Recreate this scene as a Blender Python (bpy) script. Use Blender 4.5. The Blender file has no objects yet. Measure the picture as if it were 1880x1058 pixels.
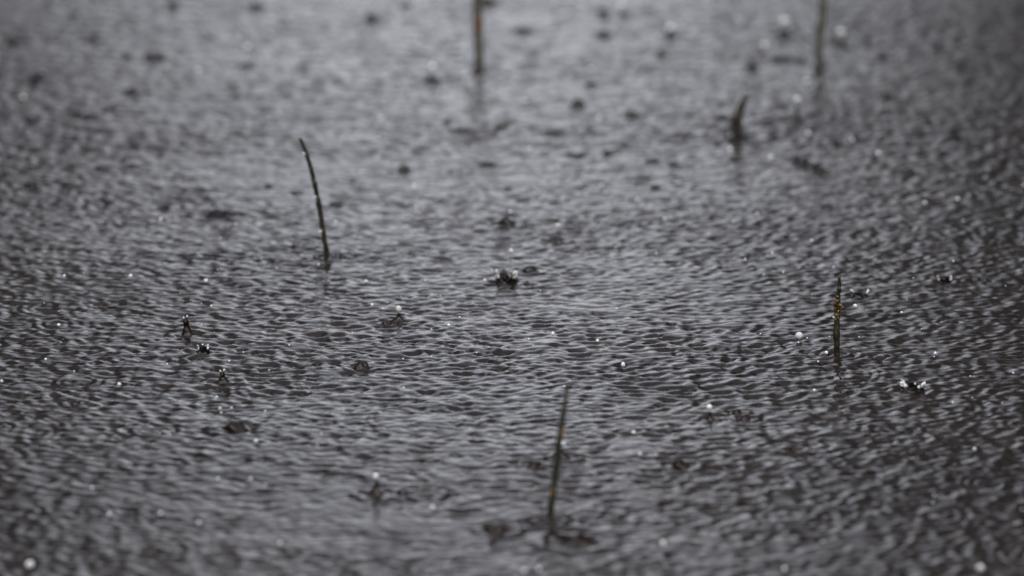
import bpy, bmesh, math, random
import numpy as np
from mathutils import Vector, Matrix

random.seed(7)
rng = np.random.default_rng(11)
S = bpy.context.scene
COL = S.collection
R = math.radians

# ------------------------------------------------------------------ camera
CAM_H, PITCH, LENS = 0.90, R(13.0), 120.0
cam_d = bpy.data.cameras.new('camera')
cam_d.sensor_width = 36.0
cam_d.lens = LENS
cam_d.clip_start, cam_d.clip_end = 0.05, 3000.0
cam = bpy.data.objects.new('camera', cam_d)
COL.objects.link(cam)
cam.location = (0, 0, CAM_H)
cam.rotation_euler = (R(90) - PITCH, 0, 0)
S.camera = cam
cam_d.dof.use_dof = True
cam_d.dof.focus_distance = 3.70
cam_d.dof.aperture_fstop = 3.5
cam_d.dof.aperture_blades = 0

# ------------------------------------------------------------------ world: overcast sky, bright gap added low ahead so the water's sides darken
W = bpy.data.worlds.new('World')
S.world = W
W.use_nodes = True
nt = W.node_tree
nt.nodes.clear()
def wn(t, **kw):
    n = nt.nodes.new(t)
    for k, v in kw.items(): setattr(n, k, v)
    return n
def wmath(op, a, b=None, c=None):
    n = wn('ShaderNodeMath', operation=op)
    for i, v in enumerate((a, b, c)):
        if v is None: continue
        if isinstance(v, (int, float)): n.inputs[i].default_value = v
        else: nt.links.new(v, n.inputs[i])
    return n.outputs[0]
def wrange(v, a, b, c, d):
    n = wn('ShaderNodeMapRange', interpolation_type='SMOOTHSTEP')
    nt.links.new(v, n.inputs[0])
    for i, q in enumerate((a, b, c, d)): n.inputs[i+1].default_value = q
    return n.outputs[0]
SUN_EL, SUN_ROT = R(62), R(180)
sky = wn('ShaderNodeTexSky', sky_type='NISHITA', sun_disc=False, sun_elevation=SUN_EL, sun_rotation=SUN_ROT,
         air_density=1.0, dust_density=2.0, ozone_density=1.0)
hsv = wn('ShaderNodeHueSaturation')
hsv.inputs['Saturation'].default_value = 0.24
nt.links.new(sky.outputs[0], hsv.inputs['Color'])
tc = wn('ShaderNodeTexCoord')
sep = wn('ShaderNodeSeparateXYZ')
nt.links.new(tc.outputs['Generated'], sep.inputs[0])
az = wmath('ARCTAN2', sep.outputs[0], sep.outputs[1])
el = wmath('ARCSINE', sep.outputs[2])
off = wmath('ABSOLUTE', wmath('SUBTRACT', az, R(-1.0)))
gap = wrange(off, R(1.0), R(11.3), 1.0, 0.05)            # added narrow gap; dark sides imitate lens falloff on the water
high = wrange(el, R(24), R(58), 0.0, 1.0)
cn = wn('ShaderNodeTexNoise')
cn.inputs['Scale'].default_value = 3.0
cn.inputs['Detail'].default_value = 4.0
nt.links.new(tc.outputs['Generated'], cn.inputs['Vector'])
cl = wrange(cn.outputs[0], 0.3, 0.7, 0.8, 1.15)
b1 = wmath('ADD', wmath('MULTIPLY', gap, wmath('SUBTRACT', 1.0, high)), wmath('MULTIPLY', high, 0.75))
bb = wmath('MULTIPLY', b1, cl)
mul = wn('ShaderNodeVectorMath', operation='SCALE')
tint = wn('ShaderNodeVectorMath', operation='MULTIPLY')
tint.inputs[1].default_value = (1.0, 0.985, 1.01)
nt.links.new(hsv.outputs[0], tint.inputs[0])
nt.links.new(tint.outputs[0], mul.inputs[0])
nt.links.new(bb, mul.inputs['Scale'])
bg = wn('ShaderNodeBackground')
bg.inputs['Strength'].default_value = 0.15
nt.links.new(mul.outputs[0], bg.inputs['Color'])
wo = wn('ShaderNodeOutputWorld')
nt.links.new(bg.outputs[0], wo.inputs['Surface'])

# ------------------------------------------------------------------ sun (veiled), exposure
sd = bpy.data.lights.new('sun', 'SUN')
sd.energy, sd.angle, sd.color = 1.2, R(90), (1.0, 0.97, 0.93)
sun = bpy.data.objects.new('sun', sd)
COL.objects.link(sun)
sdir = Vector((0, -math.cos(SUN_EL), math.sin(SUN_EL)))    # behind the camera, high
sun.rotation_euler = sdir.to_track_quat('Z', 'Y').to_euler()
sun.location = sdir * 50
vs = S.view_settings
vs.view_transform, vs.look, vs.gamma, vs.use_curve_mapping = 'Standard', 'None', 1.0, False
vs.exposure = 1.0
S.cycles.caustics_refractive = False
S.cycles.caustics_reflective = False
S.cycles.use_denoising = True
S.cycles.sample_clamp_indirect = 8.0

# ------------------------------------------------------------------ photo measurements -> places on the pond
PW, PH = 1880.0, 1058.0
FPX = LENS / 36.0 * PW
CP, SP = math.cos(PITCH), math.sin(PITCH)
def ray(px, py):
    u, v = (px - PW/2) / FPX, -(py - PH/2) / FPX
    return Vector((u, CP + v*SP, -SP + v*CP))
def at_z(px, py, z=0.0):
    d = ray(px, py)
    t = (z - CAM_H) / d.z
    return Vector((d.x*t, d.y*t, z))
def at_y(px, py, y):
    d = ray(px, py)
    t = y / d.y
    return Vector((d.x*t, y, CAM_H + d.z*t))
def pxm(p):                                                # metres per photo pixel at a place
    return (p - Vector((0, 0, CAM_H))).length / FPX

# ------------------------------------------------------------------ materials
def mat(name):
    m = bpy.data.materials.new(name)
    m.use_nodes = True
    t = m.node_tree
    return m, t, t.nodes['Principled BSDF']
def noise_mix(t, bsdf, c1, c2, scale, detail=4, lo=0.4, hi=0.62):
    n = t.nodes.new('ShaderNodeTexNoise')
    n.inputs['Scale'].default_value = scale
    n.inputs['Detail'].default_value = detail
    tcn = t.nodes.new('ShaderNodeTexCoord')
    t.links.new(tcn.outputs['Object'], n.inputs['Vector'])
    r = t.nodes.new('ShaderNodeValToRGB')
    r.color_ramp.elements[0].position, r.color_ramp.elements[0].color = lo, (*c1, 1)
    r.color_ramp.elements[1].position, r.color_ramp.elements[1].color = hi, (*c2, 1)
    t.links.new(n.outputs[0], r.inputs[0])
    t.links.new(r.outputs[0], bsdf.inputs['Base Color'])
    return n
def add_bump(t, bsdf, scale, strength, dist):
    n = t.nodes.new('ShaderNodeTexNoise')
    n.inputs['Scale'].default_value = scale
    n.inputs['Detail'].default_value = 3
    tcn = t.nodes.new('ShaderNodeTexCoord')
    t.links.new(tcn.outputs['Object'], n.inputs['Vector'])
    b = t.nodes.new('ShaderNodeBump')
    b.inputs['Strength'].default_value = strength
    b.inputs['Distance'].default_value = dist
    t.links.new(n.outputs[0], b.inputs['Height'])
    t.links.new(b.outputs[0], bsdf.inputs['Normal'])

M_WATER, t, b = mat('muddy_water')
noise_mix(t, b, (0.0115, 0.0082, 0.0068), (0.0170, 0.0124, 0.0104), 2.5)
b.inputs['Roughness'].default_value = 0.05
b.inputs['IOR'].default_value = 1.333
add_bump(t, b, 170.0, 0.25, 0.0012)

M_JET, t, b = mat('splash_water')
noise_mix(t, b, (0.009, 0.0055, 0.0045), (0.017, 0.0105, 0.0085), 60.0)
b.inputs['Roughness'].default_value = 0.06
b.inputs['IOR'].default_value = 1.333

M_DARKJET, t, b = mat('grey_splash_water')  # haze and blur put into the far splashes' colour; crown walls grey too
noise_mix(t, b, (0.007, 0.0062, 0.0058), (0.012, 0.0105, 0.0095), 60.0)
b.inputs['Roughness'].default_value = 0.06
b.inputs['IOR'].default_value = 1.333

M_DROP, t, b = mat('sky_whitened_drop')  # white diffuse stands in for bright sky refracted through the drop
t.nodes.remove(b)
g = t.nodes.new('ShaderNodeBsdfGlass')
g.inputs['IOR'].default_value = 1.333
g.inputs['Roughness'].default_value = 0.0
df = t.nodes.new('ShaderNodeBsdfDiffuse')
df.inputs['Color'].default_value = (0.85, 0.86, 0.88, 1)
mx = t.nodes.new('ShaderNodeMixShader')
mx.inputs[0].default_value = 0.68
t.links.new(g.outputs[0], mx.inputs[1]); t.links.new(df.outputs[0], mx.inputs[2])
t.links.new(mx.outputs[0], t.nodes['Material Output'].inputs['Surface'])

M_BEAD, t, b = mat('sky_whitened_water')  # skylight painted as white diffuse on beads, crown jets and small drops
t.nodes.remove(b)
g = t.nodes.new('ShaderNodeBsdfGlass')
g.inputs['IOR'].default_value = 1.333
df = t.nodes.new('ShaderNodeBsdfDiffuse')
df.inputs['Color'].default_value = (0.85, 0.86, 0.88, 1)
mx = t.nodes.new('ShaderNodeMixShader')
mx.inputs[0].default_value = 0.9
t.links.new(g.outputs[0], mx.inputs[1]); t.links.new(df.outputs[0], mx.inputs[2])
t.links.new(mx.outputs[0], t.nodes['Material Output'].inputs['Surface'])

def stalk_mat(name, c1, c2, scale=160):
    m, t, b = mat(name)
    noise_mix(t, b, c1, c2, scale, 5, 0.38, 0.68)
    b.inputs['Roughness'].default_value = 0.38
    add_bump(t, b, 420.0, 0.6, 0.0015)
    return m
M_OLIVE = stalk_mat('dark_olive_stalk', (0.008, 0.008, 0.005), (0.060, 0.052, 0.026))
M_GREEN = stalk_mat('green_stalk', (0.020, 0.020, 0.014), (0.060, 0.058, 0.040))
M_GREY = stalk_mat('grey_green_stalk', (0.075, 0.078, 0.064), (0.15, 0.145, 0.115))
M_RUST = stalk_mat('rusty_stalk', (0.016, 0.012, 0.009), (0.055, 0.032, 0.019), 90)
M_CRUST = stalk_mat('golden_brown_crust', (0.016, 0.010, 0.005), (0.30, 0.17, 0.055), 300)
M_ORANGE = stalk_mat('orange_crust', (0.09, 0.035, 0.010), (0.30, 0.13, 0.035), 150)

# ------------------------------------------------------------------ object helpers
def link(name, mesh, m=None, parent=None):
    o = bpy.data.objects.new(name, mesh)
    COL.objects.link(o)
    if m: mesh.materials.append(m)
    if parent: o.parent = parent
    return o
def from_bm(name, bm, m=None, parent=None):
    bmesh.ops.recalc_face_normals(bm, faces=bm.faces)
    for f in bm.faces: f.smooth = True
    me = bpy.data.meshes.new(name)
    bm.to_mesh(me); bm.free()
    return link(name, me, m, parent)
def tag(o, label, cat, group=None):
    o['label'], o['category'] = label, cat
    if group: o['group'] = group
    return o
def empty(name, loc):
    o = bpy.data.objects.new(name, None)
    o.empty_display_size = 0.01
    COL.objects.link(o); o.location = loc
    return o
def catmull(pts, n):
    P = [np.array(p, float) for p in pts]
    P = [2*P[0]-P[1]] + P + [2*P[-1]-P[-2]]
    out = []
    for i in range(1, len(P)-2):
        for k in range(n):
            s = k/n
            out.append(0.5*((2*P[i]) + (-P[i-1]+P[i+1])*s + (2*P[i-1]-5*P[i]+4*P[i+1]-P[i+2])*s*s
                            + (-P[i-1]+3*P[i]-3*P[i+1]+P[i+2])*s**3))
    out.append(P[-2])
    return out
def tube_bm(path, seg=14, rough=0.06, seed=0):
    """path rows (x, y, z, radius): a closed tapering tube with slightly knotty skin"""
    rr = random.Random(seed)
    bm = bmesh.new()
    rings = []
    for i, (x, y, z, r) in enumerate(path):
        knot = 1 + rr.uniform(-rough, rough)
        ring = []
        for k in range(seg):
            a = 2*math.pi*k/seg
            q = r*knot*(1 + rr.uniform(-rough, rough))
            ring.append(bm.verts.new((x + q*math.cos(a), y + q*math.sin(a), z)))
        rings.append(ring)
    for i in range(len(rings)-1):
        for k in range(seg):
            bm.faces.new((rings[i][k], rings[i][(k+1) % seg], rings[i+1][(k+1) % seg], rings[i+1][k]))
    bm.faces.new(rings[0]); 
    x, y, z, r = path[-1]
    tip = bm.verts.new((x, y, z + r*0.9))
    for k in range(seg):
        bm.faces.new((rings[-1][k], rings[-1][(k+1) % seg], tip))
    return bm
def blob_bm(rx, ry, rz, seed=0, amp=0.18, sub=2):
    rr = random.Random(seed)
    bm = bmesh.new()
    bmesh.ops.create_icosphere(bm, subdivisions=sub, radius=1.0)
    ph = [(Vector((rr.uniform(-1, 1), rr.uniform(-1, 1), rr.uniform(-1, 1)))*2.6, rr.uniform(0, 6.28)) for _ in range(5)]
    for v in bm.verts:
        d = sum(math.sin(v.co.dot(p)+q) for p, q in ph) / 5
        c = v.co * (1 + amp*2*d)
        v.co = (c.x*rx, c.y*ry, c.z*rz)
    return bm

# ------------------------------------------------------------------ the splashes and drops, measured in photo pixels
# (base x, base y, width, height, kind, bead radius or 0, label)
SPLASH = [
 (345, 613, 30, 34, 'pronged', 0, 'tall dark brown splash column ending in two white tipped prongs'),
 (732, 592, 34, 16, 'cone', 0, 'pointed dark splash cone with a big clear drop floating on its tip'),
 (711, 597, 17, 12, 'mound', 0, 'low brown hump of water touching the pointed splash cone'),
 (410, 700, 30, 20, 'pronged', 0, 'narrow dark splash spike with small white tip and rings round it'),
 (373, 648, 16, 14, 'crown', 0, 'small brown splash crown with two tiny white horns'),
 (470, 650, 12, 10, 'cone', 0, 'tiny dark splash nub among ripples beyond the narrow spike'),
 (434, 787, 42, 20, 'mound', 0, 'broad reddish brown hump below three tiny white drops'),
 (690, 906, 34, 28, 'cone', 0, 'blurred brown splash column capped by a white drop'),
 (1303, 770, 22, 18, 'cone', 0, 'short brown splash column capped by a bright white drop'),
 (1353, 757, 20, 12, 'mound', 0, 'smooth dark hump beside the short white capped column'),
 (1369, 767, 20, 12, 'mound', 0, 'smooth brown hump farther from the short white capped column'),
 (1248, 858, 34, 20, 'mound', 0, 'rounded dark brown hump alone in soft ripples'),
 (1037, 843, 26, 28, 'lean', 0, 'leaning brown splash right behind the orange specked stalk'),
 (980, 856, 24, 13, 'mound', 0, 'small brown hump beside the orange specked stalk'),
 (1056, 990, 66, 17, 'mound', 0, 'wide blurred red brown hump by the foot of the orange specked stalk'),
 (914, 972, 36, 16, 'mound', 0, 'blurred brown hump near the foot of the orange specked stalk'),
 (930, 518, 30, 20, 'crown', 0, 'dark splash pit with ragged rim in the middle ripples'),
 (971, 497, 30, 14, 'mound', 0, 'dark rounded splash just beyond the ragged rimmed pit'),
 (1733, 519, 20, 12, 'crown', 0, 'small dark crown splash out past the lumpy stalk'),
 (1791, 516, 18, 14, 'mound', 0, 'dim dark hump at the far side of the small crown splash'),
 (1578, 543, 26, 10, 'crown', 0, 'thin pale splash crown close to the lumpy stalk'),
 (1675, 716, 34, 14, 'crown', 0, 'white edged splash crown bursting apart in ripples nearer than the lumpy stalk'),
 (665, 675, 26, 17, 'mound', 0, 'dark brown hump in sharp ripples nearer than the pointed cone'),
 (1688, 836, 22, 13, 'mound', 0, 'small brown hump in the dim ripples nearer than the white edged crown'),
 (140, 740, 22, 10, 'mound', 0, 'low brown hump in dim ripples near a tiny white drop'),
 (1062, 193, 20, 15, 'mound', 0, 'compact dark blurred splash between orange banded stalk and reddish stump'),
 (1158, 213, 26, 13, 'mound', 0, 'flat dark blurred splash on the pale water before the stump'),
 (1464, 222, 22, 30, 'cone', 0, 'dark blurred splash column under a glowing round drop'),
 (742, 314, 22, 15, 'mound', 0, 'round dark blurred splash beyond the leaning stalk'),
 (896, 304, 28, 10, 'mound', 0, 'flat dark blurred splash farther along from the leaning stalk'),
 (931, 411, 28, 18, 'mound', 0, 'dark blurred splash under a small white drop'),
 (405, 394, 46, 17, 'mound', 0, 'wide dark blurred splash on the outer side of the leaning stalk'),
 (1590, 81, 20, 17, 'cone', 0, 'blurred peaked splash out past the grey green stalk'),
 (1620, 107, 18, 14, 'mound', 0, 'blurred round splash a little nearer than the peaked one'),
 (1378, 128, 20, 17, 'mound', 0, 'blurred round splash between reddish stump and grey green stalk'),
 (1462, 300, 16, 15, 'mound', 0, 'one of two touching dark blurred splashes nearer than the stump'),
 (1482, 300, 16, 15, 'mound', 0, 'other of two touching dark splashes nearer than the stump'),
 (1505, 316, 26, 15, 'mound', 0, 'dark blurred splash a little nearer than the touching pair'),
 (1763, 123, 26, 14, 'mound', 0, 'lone dark blurred splash in the dim water past the grey green stalk'),
 (685, 38, 24, 15, 'mound', 0, 'dark round blurred splash out beside the orange banded stalk'),
 (286, 108, 34, 15, 'mound', 0, 'broad dark blurred splash in the shadowy far water'),
 (240, 170, 20, 14, 'mound', 0, 'small dark blurred splash nearer than the broad shadowy one'),
 (1440, 66, 28, 16, 'mound', 0, 'blurred splash beneath a glowing drop beside the grey green stalk'),
 (1541, 80, 26, 12, 'mound', 0, 'blurred splash under a pale drop just past the grey green stalk'),
 (1231, 66, 22, 13, 'mound', 0, 'blurred splash under a large pale drop out on the bright far water'),
 (1110, 65, 24, 13, 'mound', 0, 'faint blurred splash on the bright far water'),
 (962, 58, 28, 11, 'mound', 0, 'flat blurred splash near the orange banded stalk'),
 (896, 6, 30, 14, 'mound', 0, 'dark blurred splash right behind the orange banded stalk'),
 (470, 15, 24, 13, 'mound', 0, 'dark blurred splash at the far edge of the shadowy water'),
 (320, 14, 20, 13, 'mound', 0, 'round blurred splash farther off than the broad shadowy one'),
 (28, 77, 28, 14, 'mound', 0, 'farthest blurred splash in the darkest corner of water'),
 (70, 146, 30, 14, 'mound', 0, 'blurred splash in dark water nearer than the corner one'),
 (1327, 219, 18, 10, 'mound', 0, 'small dark blurred splash close beside the reddish stump'),
 (1665, 316, 30, 11, 'mound', 0, 'ragged dark blurred splash in dim water beyond the lumpy stalk'),
 (1785, 327, 28, 13, 'mound', 0, 'dark blurred splash in the dimmest water beyond the lumpy stalk'),
 (618, 375, 26, 10, 'mound', 0, 'dark blurred patch of splash behind the leaning stalk'),
 (60, 341, 32, 13, 'mound', 0, 'dark splash under a white drop in dim water'),
 (795, 150, 34, 12, 'mound', 0, 'blurred splash under a glowing drop by the orange banded stalk'),
 (1432, 109, 32, 11, 'mound', 0, 'flat blurred splash between two glowing drops and the grey green stalk'),
 (1018, 441, 26, 13, 'mound', 0, 'dark soft splash out past the ragged rimmed pit'),
 (1351, 252, 54, 9, 'mound', 0, 'dark blurred water heaped round the foot of the bent stump'),
 (1213, 103, 18, 12, 'mound', 0, 'small blurred splash nearer than the large pale drop'),
]
# (x, y, drawn radius) of every free drop of water
DROPS = [(1467,617,6.8),(1466,629,1.6),(1482,621,1.6),(1570,562,4.2),(1655,574,2.6),(1517,648,3),(1523,618,1.3),(1717,649,3),
 (1715,655,1.3),(1495,717,3),(1502,664,1.8),(732,568,6.4),(683,560,3),(703,567,1.8),(844,583,2.2),(824,597,3),(741,712,2),
 (1144,670,4.2),(1097,626,3),(1132,567,2.5),(1015,613,3.6),(971,623,1.6),(992,534,2),(809,543,2),(792,655,1.5),(890,515,3.6),
 (672,517,4),(938,461,4.5),(1024,414,5),(1205,466,3.5),(937,389,5),(764,380,4),(616,408,4.6),(1220,402,4.6),(1170,367,4),
 (240,507,4),(118,507,3.6),(378,516,4),(388,562,2.6),(108,597,3.4),(84,660,2.6),(3,700,3),(136,682,1.6),(219,706,3.5),
 (307,669,2),(398,729,2.6),(404,750,3),(425,749,2.6),(406,758,2.6),(487,755,2.6),(293,796,2.6),(590,797,3),(470,810,4),
 (1163,794,4),(1302,748,5.4),(1749,739,2.5),(1840,740,1.6),(1789,825,4),(690,875,6.5),(794,932,6),(1217,998,7),(1440,1045,7),
 (1800,1043,8),(55,1037,9),(514,997,6),(460,879,4),(400,879,4),(1036,710,3),(1490,442,4),(1418,465,3.6),(1390,393,4.5),
 (1438,500,3),(1402,505,2.6),(1530,491,3),(1368,477,3.6),(1750,480,3),(1698,372,4.5),(1758,366,5),(1768,405,2.6),(1612,282,6),
 (1565,257,5),(1484,245,6),(1415,290,6),(1340,275,6),(1463,183,9),(1440,40,11),(1543,60,10),(1403,85,8),(1230,52,11),(1085,128,7),
 (795,124,10),(973,274,6),(1100,218,6),(760,343,6),(1103,341,4),(57,338,5),(295,403,5),(433,412,2.6),(455,87,9),(585,486,3),
 (1140,10,10),(700,218,6),(1880,340,4),(1876,935,3),(365,960,6),(370,597,1.8),(372,633,1.6),(412,679,1.8),(421,663,2),
 (447,647,1.4),(494,680,1.6),(531,634,1.6),(1034,815,4.4),(1030,836,4.6),(1662,709,3.4),(1687,711,3.2),(1680,705,2),
 (647,611,1.5),(736,544,1.3),(792,605,1.5),(1009,580,1.4),(979,635,1.3),(740,659,1.5),(875,648,1.3),(1131,454,2.4),(1131,480,2.2),
 (662,437,3),(903,497,2.4),(781,516,2),(81,557,1.5),(108,572,1.4),(400,496,2),(405,437,2.6),(554,469,2.2),(331,539,1.6),(370,558,1.6),
 (508,492,2.6),(154,503,1.8),(1346,408,3),(1677,511,2),(1846,525,1.8),(1577,619,1.4),(1665,550,1.6),(1692,604,1.4),(1860,685,1.8),
 (1781,691,1.5),(1491,540,1.6),(1396,613,1.5),(1785,730,1.6),(1715,910,3),(1713,923,3),(487,890,3),(582,817,2.6),(169,896,4),(201,945,5),
 (295,943,5),(1175,834,4),(989,1045,6),(962,1048,6),(662,316,4),(1481,150,7),(1414,318,4),(365,130,7),(43,179,6)]
# drops that cling to a stalk (x, y, radius, stalk, label)
CLING = [(558,283,2.6,0,'clear drop clinging to the leaning stalk, topmost of three'),
         (578,363,3.0,0,'clear drop clinging to the leaning stalk, middle of three'),
         (588,426,3.4,0,'clear drop clinging to the leaning stalk, lowest of three'),
         (1531,583,2.6,1,'clear drop hanging from the lowest crust lump of the lumpy stalk')]

# ------------------------------------------------------------------ water: one sheet to the horizon, real waves where the lens looks
N, TL = 2048, 4.096                                        # periodic tile of rain-beaten water, 2 mm grid
X0, Y0 = -TL/2, 2.1
k1 = np.fft.fftfreq(N, TL/N) * 2*np.pi
kx, ky = np.meshgrid(k1, k1, indexing='xy')
k = np.hypot(kx, ky); k[0, 0] = 1
def band(lam, width, slope):
    """random waves about wavelength lam (m) with the given rms slope"""
    a = np.exp(-0.5*(np.log(k*lam/(2*np.pi))/width)**2) / k * (0.42 + 0.58*(ky/k)**2)
    f = np.fft.fft2(rng.standard_normal((N, N))) * a
    f[0, 0] = 0
    sl = math.sqrt(np.mean(np.abs(np.fft.ifft2(f*1j*kx))**2 + np.abs(np.fft.ifft2(f*1j*ky))**2))
    return f * (slope/sl)
WAVE = dict(a=0.070, b=0.078, c=0.032, d=0.007, net=0.134)
H = np.real(np.fft.ifft2(band(0.0225, 0.32, WAVE['a'])))
H += np.real(np.fft.ifft2(band(0.0125, 0.28, WAVE['b'])))
H += np.real(np.fft.ifft2(band(0.07, 0.35, WAVE['c'])))
def netted(lam, width, slope, eps, an):
    """dimples fenced by thin crests, as rain leaves them"""
    f = np.fft.fft2(rng.standard_normal((N, N))) * np.exp(-0.5*(np.log(k*lam/(2*np.pi))/width)**2) / k * (an + (1-an)*(ky/k)**2)
    f[0, 0] = 0
    g = np.real(np.fft.ifft2(f)); g /= g.std()
    h = -np.sqrt(g*g + eps*eps)
    h = np.fft.fft2(h) * np.exp(-(k*0.0013)**2); h[0, 0] = 0
    sl = math.sqrt(np.mean(np.abs(np.fft.ifft2(h*1j*kx))**2 + np.abs(np.fft.ifft2(h*1j*ky))**2))
    return np.real(np.fft.ifft2(h)) * (slope/sl)
H += netted(0.033, 0.26, WAVE['net'], 0.24, 0.50) + netted(0.020, 0.24, WAVE['net']*0.75, 0.24, 0.50)
# gusts: some patches of the pond are rougher than others
gm = np.real(np.fft.ifft2(band(0.75, 0.5, 1.0)))
H *= np.clip(1 + 0.14*gm/gm.std(), 0.55, 1.6)
H += np.real(np.fft.ifft2(band(0.5, 0.4, WAVE['d'])))
dx = TL/N
def ring(cx, cy, rad, lam, amp, wid):
    n = int((rad + 3*wid)/dx) + 2
    i0, j0 = int(round((cy-Y0)/dx)), int(round((cx-X0)/dx))
    ii, jj = np.arange(i0-n, i0+n+1), np.arange(j0-n, j0+n+1)
    yy, xx = (ii*dx + Y0 - cy)[:, None], (jj*dx + X0 - cx)[None, :]
    r = np.hypot(xx, yy)
    w = amp*np.cos(2*np.pi*(r-rad)/lam)*np.exp(-((r-rad)/wid)**2)
    H[np.ix_(ii % N, jj % N)] += w
for _ in range(1500):
    rad = rng.uniform(0.003, 0.03) if rng.random() < 0.6 else rng.uniform(0.02, 0.10)
    lam = rng.uniform(0.008, 0.017)
    ring(rng.uniform(X0, X0+TL), rng.uniform(Y0, Y0+TL), rad, lam, rng.uniform(0.25, 1.0)*0.0011/(1+rad/0.035), lam*rng.uniform(0.7, 1.4))
for (x, y, w, h, kind, _, _) in SPLASH:                     # each splash has its own trough and first ring
    p = at_z(x, y); rb = w*pxm(p)*0.5
    ring(p.x, p.y, rb*2.3, rb*1.9, 0.0008, rb*1.0)
for (x, y) in ((600, 473), (1537, 652), (1010, 957), (880, 127), (1504, 123), (1352, 252)):
    p = at_z(x, y)
    ring(p.x, p.y, 0.014, 0.011, 0.0015, 0.014)
FH = np.fft.fft2(H)
CH = 0.55                                                  # crests pinched into thin ridges
DX = CH*np.real(np.fft.ifft2(-1j*kx/k*FH)); DY = CH*np.real(np.fft.ifft2(-1j*ky/k*FH))
def sample(A, x, y):
    u, v = (x-X0)/dx, (y-Y0)/dx
    i, j = np.floor(v).astype(int), np.floor(u).astype(int)
    fv, fu = v-i, u-j
    i0, i1, j0, j1 = i % N, (i+1) % N, j % N, (j+1) % N
    return (A[i0, j0]*(1-fu) + A[i0, j1]*fu)*(1-fv) + (A[i1, j0]*(1-fu) + A[i1, j1]*fu)*fv
def grown(start, step, ratio, end):
    out = []
    while start < end:
        start += step; step *= ratio; out.append(start)
    return out
rows = list(np.exp(np.arange(math.log(2.2), math.log(7.6), 0.00070)))
rows = sorted([2.2-v for v in grown(0, 0.004, 1.3, 60)]) + rows + grown(rows[-1], 0.007, 1.25, 1500)
cols = list(np.arange(-0.215, 0.2151, 0.00062))
side = grown(cols[-1], 0.001, 1.25, 150)
cols = [-v for v in reversed(side)] + cols + side
ry, ct = np.array(rows), np.array(cols)
Y, T = np.meshgrid(ry, ct, indexing='ij')
X = T*np.clip(Y, 2.2, 40.0)
fade = np.clip((0.235-np.abs(T))/0.018, 0, 1) * np.clip((Y-2.14)/0.06, 0, 1) * np.clip((8.0-Y)/0.4, 0, 1)
Z = sample(H, X, Y)*fade
Xd, Yd = X + sample(DX, X, Y)*fade, Y + sample(DY, X, Y)*fade
nr, nc = Y.shape
me = bpy.data.meshes.new('water')
me.vertices.add(nr*nc)
me.vertices.foreach_set('co', np.stack([Xd, Yd, Z], -1).astype(np.float32).ravel())
idx = np.arange(nr*nc, dtype=np.int32).reshape(nr, nc)
quads = np.stack([idx[:-1, :-1], idx[:-1, 1:], idx[1:, 1:], idx[1:, :-1]], -1).reshape(-1, 4)
nq = len(quads)
me.loops.add(nq*4); me.polygons.add(nq)
me.loops.foreach_set('vertex_index', quads.ravel())
me.polygons.foreach_set('loop_start', np.arange(0, nq*4, 4, dtype=np.int32))
me.update(calc_edges=True)
me.shade_smooth()
water = link('water', me, M_WATER)
water['kind'] = 'structure'
def surf(x, y):
    return float(sample(H, np.array([x]), np.array([y]))[0])

# ------------------------------------------------------------------ stalks
def stalk(pts, width, m, name, label, extra_top=0.0, rough=0.07, seed=1, bottom=0.05, nodes=()):
    """pts: pixel points base first; width: pixel width for each point"""
    base = at_z(*pts[0])
    root = empty(name, base)
    P = [at_y(px, py, base.y) - base for px, py in pts]
    s = pxm(base)
    path = [(P[0].x - (P[1].x-P[0].x)*0.3, 0, -bottom, width[0]*s/2)]
    path += [(p.x, 0, p.z, w*s/2) for p, w in zip(P, width)]
    cp = catmull(path, 10)
    rr = random.Random(seed)
    cp = [(x + rr.gauss(0, 0.0002), y + rr.gauss(0, 0.0003), z, r*(1 + sum(nk*math.exp(-((z-nz)/0.0025)**2) for nz, nk in nodes))) for x, y, z, r in cp]
    stem = from_bm('stem', tube_bm(cp, 16, rough, seed), m, root)
    tag(root, label, 'plant stalk', 'bare stalks standing in the pond')
    return root, base, s
def crust(root, base, s, spots, m, name='crust_lump'):
    for i, (px, py, w, h, dy) in enumerate(spots):
        p = at_y(px, py, base.y) - base
        o = from_bm(name, blob_bm(w*s/2, w*s/2*0.9, h*s/2, seed=px+py+i, amp=0.42, sub=3), m, root)
        o.location = (p.x, -dy*s, p.z)
        o.rotation_euler = (0, 0.25*((i % 3)-1), i)

root, base, s = stalk([(600,469),(594,430),(587,385),(577,335),(566,293),(552,255)], [9.5,9.5,9.5,8.5,8,6], M_OLIVE,
    'leaning_stalk', 'thin dark stalk curving over to one side with drops on it', seed=3, rough=0.10, nodes=((0.03, .15), (0.062, .2), (0.09, .15)))
root, base, s = stalk([(1536,652),(1536,610),(1537,580),(1538,560),(1539,542),(1541,525),(1541,509)], [11,11,10.5,11,8,6.5,4.6], M_OLIVE,
    'lumpy_stalk', 'short upright dark stalk with golden brown crust lumps near its pointed top', seed=5, rough=0.09, nodes=((0.02, .1), (0.045, .12)))
crust(root, base, s, [(1536,551,10,9,2.5),(1532,558,7,8,3),(1543,560,9,11,1.5),(1538,545,9,7,2),(1533,566,7,9,2),(1545,566,7,7,2),
                      (1539,570,8,8,3),(1536,579,10,9,2),(1533,584,6,7,2.5),(1538,583,6,6,3)], M_CRUST)
root, base, s = stalk([(1010,951),(1016,900),(1022,850),(1028,800),(1035,755),(1042,706)], [13.5,12.5,12,11,9.5,7.5], M_GREEN,
    'slender_stalk', 'nearest slender green stalk, leaning slightly, blurred with small orange specks', seed=8, nodes=((0.04, .1), (0.1, .12)))
crust(root, base, s, [(1033,793,8,13,2),(1015,901,8,12,5)], M_ORANGE, 'orange_speck')
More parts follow.
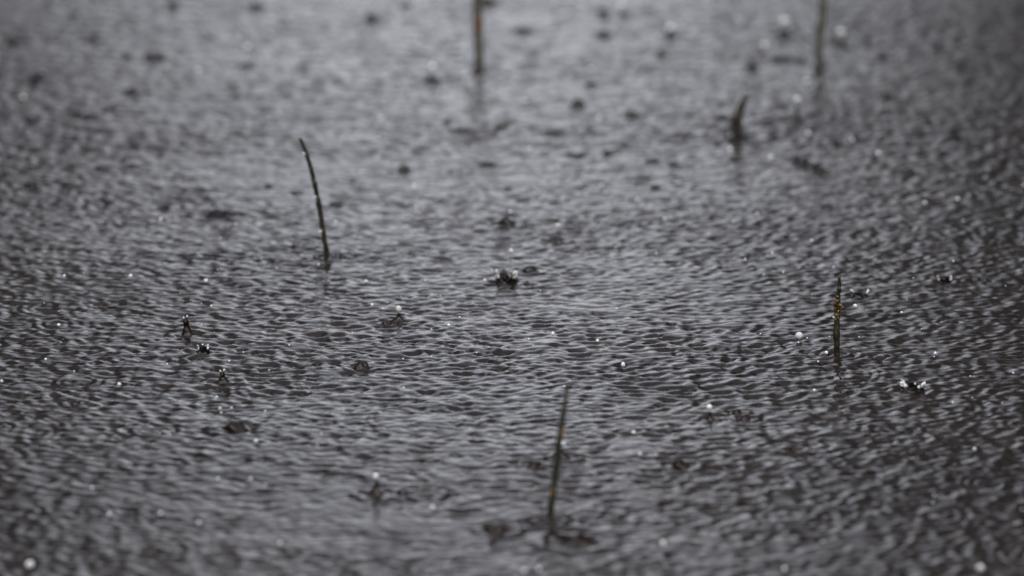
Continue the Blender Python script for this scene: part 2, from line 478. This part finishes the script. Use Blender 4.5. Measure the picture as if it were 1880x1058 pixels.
root, base, s = stalk([(880,112),(878,70),(876,0),(874,-90),(872,-180)], [17,17,16,15,12], M_GREY,
    'banded_stalk', 'blurred grey green stalk with an orange band, standing far out', seed=10)
crust(root, base, s, [(879,36,15,20,4),(878,48,13,22,4.5)], M_ORANGE, 'orange_band')
root, base, s = stalk([(1503,110),(1507,60),(1511,0),(1515,-90),(1519,-160)], [15,15,14,13,10], M_GREY,
    'tall_stalk', 'blurred plain grey green stalk far out, without any orange', seed=12)
root, base, s = stalk([(1351,246),(1352,230),(1354,215),(1360,200),(1363,190),(1368,177)], [21,18,20,14,12,8], M_RUST,
    'bent_stump', 'short thick reddish brown stump bending at its top in pale far water', seed=14, rough=0.12)
crust(root, base, s, [(1351,215,9,12,7),(1355,232,8,12,8)], M_RUST, 'bark_flake')

# ------------------------------------------------------------------ splashes
def splash(x, y, w, h, kind, label, seed):
    rr = random.Random(seed*13+5)
    p = at_z(x, y)
    s = pxm(p); rb, hh = w*s/2, h*s*(0.72 if kind == 'mound' and y > 330 else 0.82 if kind == 'mound' else 1.0)
    root = empty('rain_splash', (p.x, p.y, 0))
    tag(root, label, 'splash', 'splashes thrown up by the rain')
    zs = surf(p.x, p.y)
    n = 26
    bm = bmesh.new()
    ph = [rr.uniform(0, 6.28) for _ in range(6)]
    def wob(a, z):
        m_ = 1.0 if kind in ('mound', 'crown') else 0.5
        return 1 + m_*(0.20*math.sin(a*2+ph[0]+z*3) + 0.13*math.sin(a*3+ph[1]-z*4) + 0.08*math.sin(a*5+ph[2]+z*6))
    prof = []
    lean = rr.uniform(-0.35, 0.35) if kind == 'mound' else rr.uniform(-0.12, 0.12)
    if kind == 'mound':
        for i in range(15):
            q = i/14
            prof.append((1.12*math.sqrt(max(0, 1-q**1.15)) + 0.5*(1-q)**5, 1.15*q))
        top_pt = True
    elif kind in ('cone', 'lean'):
        for i in range(17):
            q = i/16
            prof.append((0.17 + 1.25*(1-q)**2.6, q))
        if kind == 'lean': lean = -0.55
        top_pt = True
    elif kind == 'pronged':
        for i in range(19):
            q = i/18
            prof.append((0.27 + 0.95*(1-q)**3.2 + 0.10*math.exp(-((q-0.45)/0.14)**2) + 0.10*math.exp(-((q-0.86)/0.10)**2), q*0.9))
        top_pt = True
    else:
        prof = [(1.7, -0.1), (1.3, 0.10), (1.08, 0.25), (1.0, 0.45), (1.03, 0.6), (1.08, 0.72), (1.04, 0.73), (0.96, 0.6), (0.90, 0.5), (0.84, 0.2), (0.6, -0.05), (0.2, -0.15)]
        top_pt = True
    rings = []
    for r_, z_ in prof:
        ringv = []
        for j in range(n):
            a = 2*math.pi*j/n
            q = rb*r_*wob(a, z_)
            zz = hh*z_
            if kind == 'crown' and z_ > 0.4:
                zz *= 0.95 + 0.35*math.sin(a*3+ph[3]) + 0.35*math.sin(a*2+ph[4]) + 0.15*math.sin(a*7+ph[5])
            ringv.append(bm.verts.new((q*math.cos(a) + lean*max(0, zz), q*math.sin(a), zz - 0.0015 + zs*0.6)))
        rings.append(ringv)
    for i in range(len(rings)-1):
        for j in range(n):
            bm.faces.new((rings[i][j], rings[i][(j+1) % n], rings[i+1][(j+1) % n], rings[i+1][j]))
    cz = sum(v.co.z for v in rings[-1])/n
    cxp = sum(v.co.x for v in rings[-1])/n
    tip = bm.verts.new((cxp, 0, cz + (rb*0.12 if kind != 'crown' else 0)))
    for j in range(n): bm.faces.new((rings[-1][j], rings[-1][(j+1) % n], tip))
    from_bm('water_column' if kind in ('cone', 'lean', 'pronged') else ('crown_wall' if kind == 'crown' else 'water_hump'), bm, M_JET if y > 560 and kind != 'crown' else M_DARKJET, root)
    ztop = hh*0.95 + zs*0.6
    if kind == 'pronged':
        for sx in (-1, 1):
            pth = [(sx*rb*0.12 + lean*hh, 0, ztop*0.82, rb*0.13), (sx*rb*0.19 + lean*hh, 0, ztop*0.95, rb*0.10), (sx*rb*0.22+lean*hh, 0, ztop*1.02, rb*0.06)]
            from_bm('prong', tube_bm(catmull(pth, 4), 10, 0.03, 3), M_JET, root)
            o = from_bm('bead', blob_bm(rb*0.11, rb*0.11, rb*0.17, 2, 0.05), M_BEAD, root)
            o.location = (sx*rb*0.22 + lean*hh, 0, ztop*(1.06 + 0.05*sx))
    if kind == 'crown':
        for c0 in (rr.uniform(2.6, 3.6), rr.uniform(-0.5, 0.4)):       # two ragged clusters of thrown-up water
            for j in range(rr.choice((2, 3))):
                a = c0 + rr.uniform(-0.5, 0.5)
                q = rb*rr.uniform(1.0, 1.15)
                up = rr.uniform(0.75, 1.25)
                pth = [(q*math.cos(a), q*math.sin(a), hh*0.45, rb*0.15), (q*1.08*math.cos(a), q*1.08*math.sin(a), hh*0.75*up, rb*0.13), (q*1.2*math.cos(a+0.15), q*1.2*math.sin(a+0.15), hh*0.95*up, rb*0.07)]
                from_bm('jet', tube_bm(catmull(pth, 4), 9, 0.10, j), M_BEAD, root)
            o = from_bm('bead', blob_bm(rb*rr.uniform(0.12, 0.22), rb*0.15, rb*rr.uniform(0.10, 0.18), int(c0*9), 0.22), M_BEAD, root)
            o.location = (rb*1.2*math.cos(c0), rb*1.2*math.sin(c0), hh*rr.uniform(0.8, 1.2))
    return root
WAVE_FACE = [(169,73,26,13),(136,29,24,11),(232,103,22,11),(166,216,26,12),(204,203,22,10),(248,270,20,14),(248,306,34,11),(185,312,26,13),  # mostly dark wave faces, added as separate humps
 (225,298,14,12),(172,275,26,11),(336,266,20,10),(437,249,28,10),(454,121,30,12),(430,179,28,10),(109,335,22,10),(493,342,18,11),(15,320,28,10),
 (915,232,24,10),(1015,244,40,11),(851,239,44,12),(821,225,20,11),(1109,25,24,14),(1143,28,26,11),(1183,327,30,9),
 (1203,344,22,11),(1116,283,18,15),(1196,295,34,10),(1238,302,22,11),(1052,285,50,11),(932,346,16,10),(1086,155,26,11),(744,12,24,12),
 (1536,264,18,11),(1582,260,16,11),(1625,176,28,13),(1745,255,44,13),(1470,112,20,12),(1555,335,20,10),(60,222,30,12),(545,354,26,9),(1520,380,26,11)]
FARMARK = [((590,400),'leaning stalk'),((878,60),'banded stalk'),((1507,60),'tall grey stalk'),((1358,220),'bent stump'),((286,105),'broad shadowy splash'),
           ((405,390),'wide dark splash'),((1062,190),'compact dark splash'),((742,310),'round dark splash'),((70,143),'dark water splash'),((1763,120),'lone far splash'),
           ((931,405),'soft middle splash')]
face_by = {}
for q in WAVE_FACE:
    (mx_, my_), nm_ = min(FARMARK, key=lambda m_: math.hypot(m_[0][0]-q[0], (m_[0][1]-q[1])*1.4))
    ax, ay = q[0]-mx_, q[1]-my_
    lr_, fb_ = ('left of' if ax < 0 else 'right of'), ('beyond' if ay < 0 else 'nearer than')
    d_ = lr_ if abs(ax) > 2.2*abs(ay) else fb_ if abs(ay) > 2.2*abs(ax) else fb_ + ' and ' + lr_
    wd_ = 'wide' if q[2] > 30 else 'narrow' if q[2] < 20 else 'small'
    face_by.setdefault(f'{wd_} faint dark wave face {d_} the {nm_}', []).append((math.hypot(ax, ay), q))
for lab_, qs in face_by.items():
    for kk, (_, q) in enumerate(sorted(qs)):
        nth = '' if len(qs) == 1 else ', ' + ('closest', 'second closest', 'third closest', 'fourth closest', 'fifth closest', 'farthest')[min(kk, 5)]
        SPLASH.append((q[0], q[1], q[2], q[3]*0.75, 'mound', 0, lab_ + nth))
for i, (x, y, w, h, kind, _, lab) in enumerate(SPLASH):
    splash(x, y, w, h, kind, lab, i)

# ------------------------------------------------------------------ drops in the air
def drop_mesh(m):
    me = bpy.data.meshes.new('water_drop')
    bm = bmesh.new()
    bmesh.ops.create_icosphere(bm, subdivisions=4, radius=1.0)
    for v in bm.verts:
        v.co.z *= 1.06 if v.co.z > 0 else 0.97
    for f in bm.faces: f.smooth = True
    bm.to_mesh(me); bm.free()
    me.materials.append(m)
    return me
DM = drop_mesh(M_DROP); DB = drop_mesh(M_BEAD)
MARK = [((590, 400), 'leaning stalk'), ((1537, 600), 'lumpy stalk'), ((1022, 850), 'slender stalk'), ((878, 60), 'banded stalk'),
        ((1507, 60), 'tall grey stalk'), ((1358, 220), 'bent stump'), ((345, 600), 'two-pronged splash'), ((732, 590), 'pointed splash cone'),
        ((690, 900), 'blurred capped column'), ((1303, 765), 'short capped column'), ((434, 785), 'broad reddish hump'), ((1675, 712), 'white edged crown'),
        ((930, 515), 'ragged rimmed pit'), ((1248, 855), 'lone brown hump'), ((405, 390), 'wide dark splash'), ((931, 405), 'soft middle splash')]
def blur_px(d):                                            # disc radius that the lens adds, photo pixels
    f = LENS/1000; A = f/cam_d.dof.aperture_fstop
    return 0.5*A*abs(d-3.70)/d*FPX/3.70
seen = {}
items = []
for (x, y, r) in DROPS:
    far = (at_z(x, y) - Vector((0, 0, CAM_H))).length
    blur = blur_px(far)
    size = 'tiny' if r < 2.4 else 'small' if r < 4.3 else 'plump' if r < 7 else 'large'
    foc = 'crisp' if blur < 2.6 else 'soft' if blur < 5 else 'blurred'
    (mx, my), nm = min(MARK, key=lambda q: math.hypot(q[0][0]-x, (q[0][1]-y)*1.4))
    ddx, ddy = x-mx, (y-my)
    dist = math.hypot(ddx, ddy)
    w1 = 'right beside' if dist < 34 else 'close by' if dist < 110 else 'away from'
    lr = 'left of' if ddx < 0 else 'right of'
    fb = 'beyond' if ddy < 0 else 'nearer than'
    d_ = lr if abs(ddx) > 2.2*abs(ddy) else fb if abs(ddy) > 2.2*abs(ddx) else fb + ' and ' + lr
    w2 = {'right beside': 'just', 'close by': 'a little', 'away from': 'well'}[w1]
    lab = f'{size} {foc} white drop {w2} {d_} the {nm}'
    items.append([x, y, r, blur, lab, dist])
SPECIAL = {(1467,617): 'largest crisp clear drop, dark above and white below, beside the lumpy stalk',
           (732,568): 'clear round drop balanced above the pointed splash cone',
           (1302,748): 'bright white drop capping the short brown splash column',
           (690,875): 'soft white drop capping the blurred brown splash column',
           (1463,183): 'glowing blurred drop on top of the dark column near the bent stump',
           (1440,40): 'large glowing drop above its own splash beside the tall grey stalk',
           (55,1037): 'large blurred drop over the nearest dim water corner',
           (1034,815): 'bright drop behind the slender stalk, upper of two',
           (1030,836): 'duller drop behind the slender stalk, lower of two',
           (1036,710): 'small bright drop at the tip of the slender stalk',
           (795,124): 'glowing round drop beside the foot of the banded stalk'}
bylab = {}
for it in items:
    if (it[0], it[1]) in SPECIAL: it[4] = SPECIAL[(it[0], it[1])]
    bylab.setdefault(it[4], []).append(it)
ORD = ['closest', 'second closest', 'third closest', 'fourth closest', 'fifth closest', 'sixth closest', 'seventh closest', 'eighth closest', 'farthest']
for lab, its in bylab.items():
    if len(its) > 1:
        for kk, it in enumerate(sorted(its, key=lambda q: q[5])):
            it[4] = lab + ', ' + ORD[min(kk, 8)]
for i, (x, y, r, blur, lab, dist) in enumerate(items):
    rr = random.Random(i*7+1)
    g0 = at_z(x, y)
    zh = max(0.6*r*pxm(g0), rr.uniform(0.004, 0.022))
    for (sx, sy, sw, sh, kind, _, _) in SPLASH:             # a drop above a splash hangs over that very splash
        if abs(sx-x) < 10 and -4 < sy-y < 46:
            q = at_z(sx, sy); zh = at_y(x, y, q.y).z
    p = at_z(x, y, zh)
    rad = (0.98 if 6.2 < r and blur < 2 else 1.0)*max(math.sqrt(max(r*r - 0.7*blur*blur, 0)), 0.6*r)*pxm(p)
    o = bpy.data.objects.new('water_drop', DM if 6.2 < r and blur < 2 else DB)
    COL.objects.link(o)
    o.location = p
    q = rr.uniform(0.9, 1.12)
    o.scale = (rad*q, rad*q, rad*rr.uniform(0.88, 1.1))
    o.rotation_euler = (rr.uniform(-0.25, 0.25), rr.uniform(-0.4, 0.4), 0)
    tag(o, lab, 'water drop', 'drops thrown up over the pond')
ST_Y = {0: at_z(600, 472).y, 1: at_z(1536, 652).y}
for (x, y, r, k_, lab) in CLING:
    p = at_y(x, y, ST_Y[k_] - 0.002)
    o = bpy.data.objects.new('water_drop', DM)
    COL.objects.link(o)
    o.location = p; o.scale = (r*pxm(p),)*3
    tag(o, lab, 'water drop', 'drops clinging to the stalks')
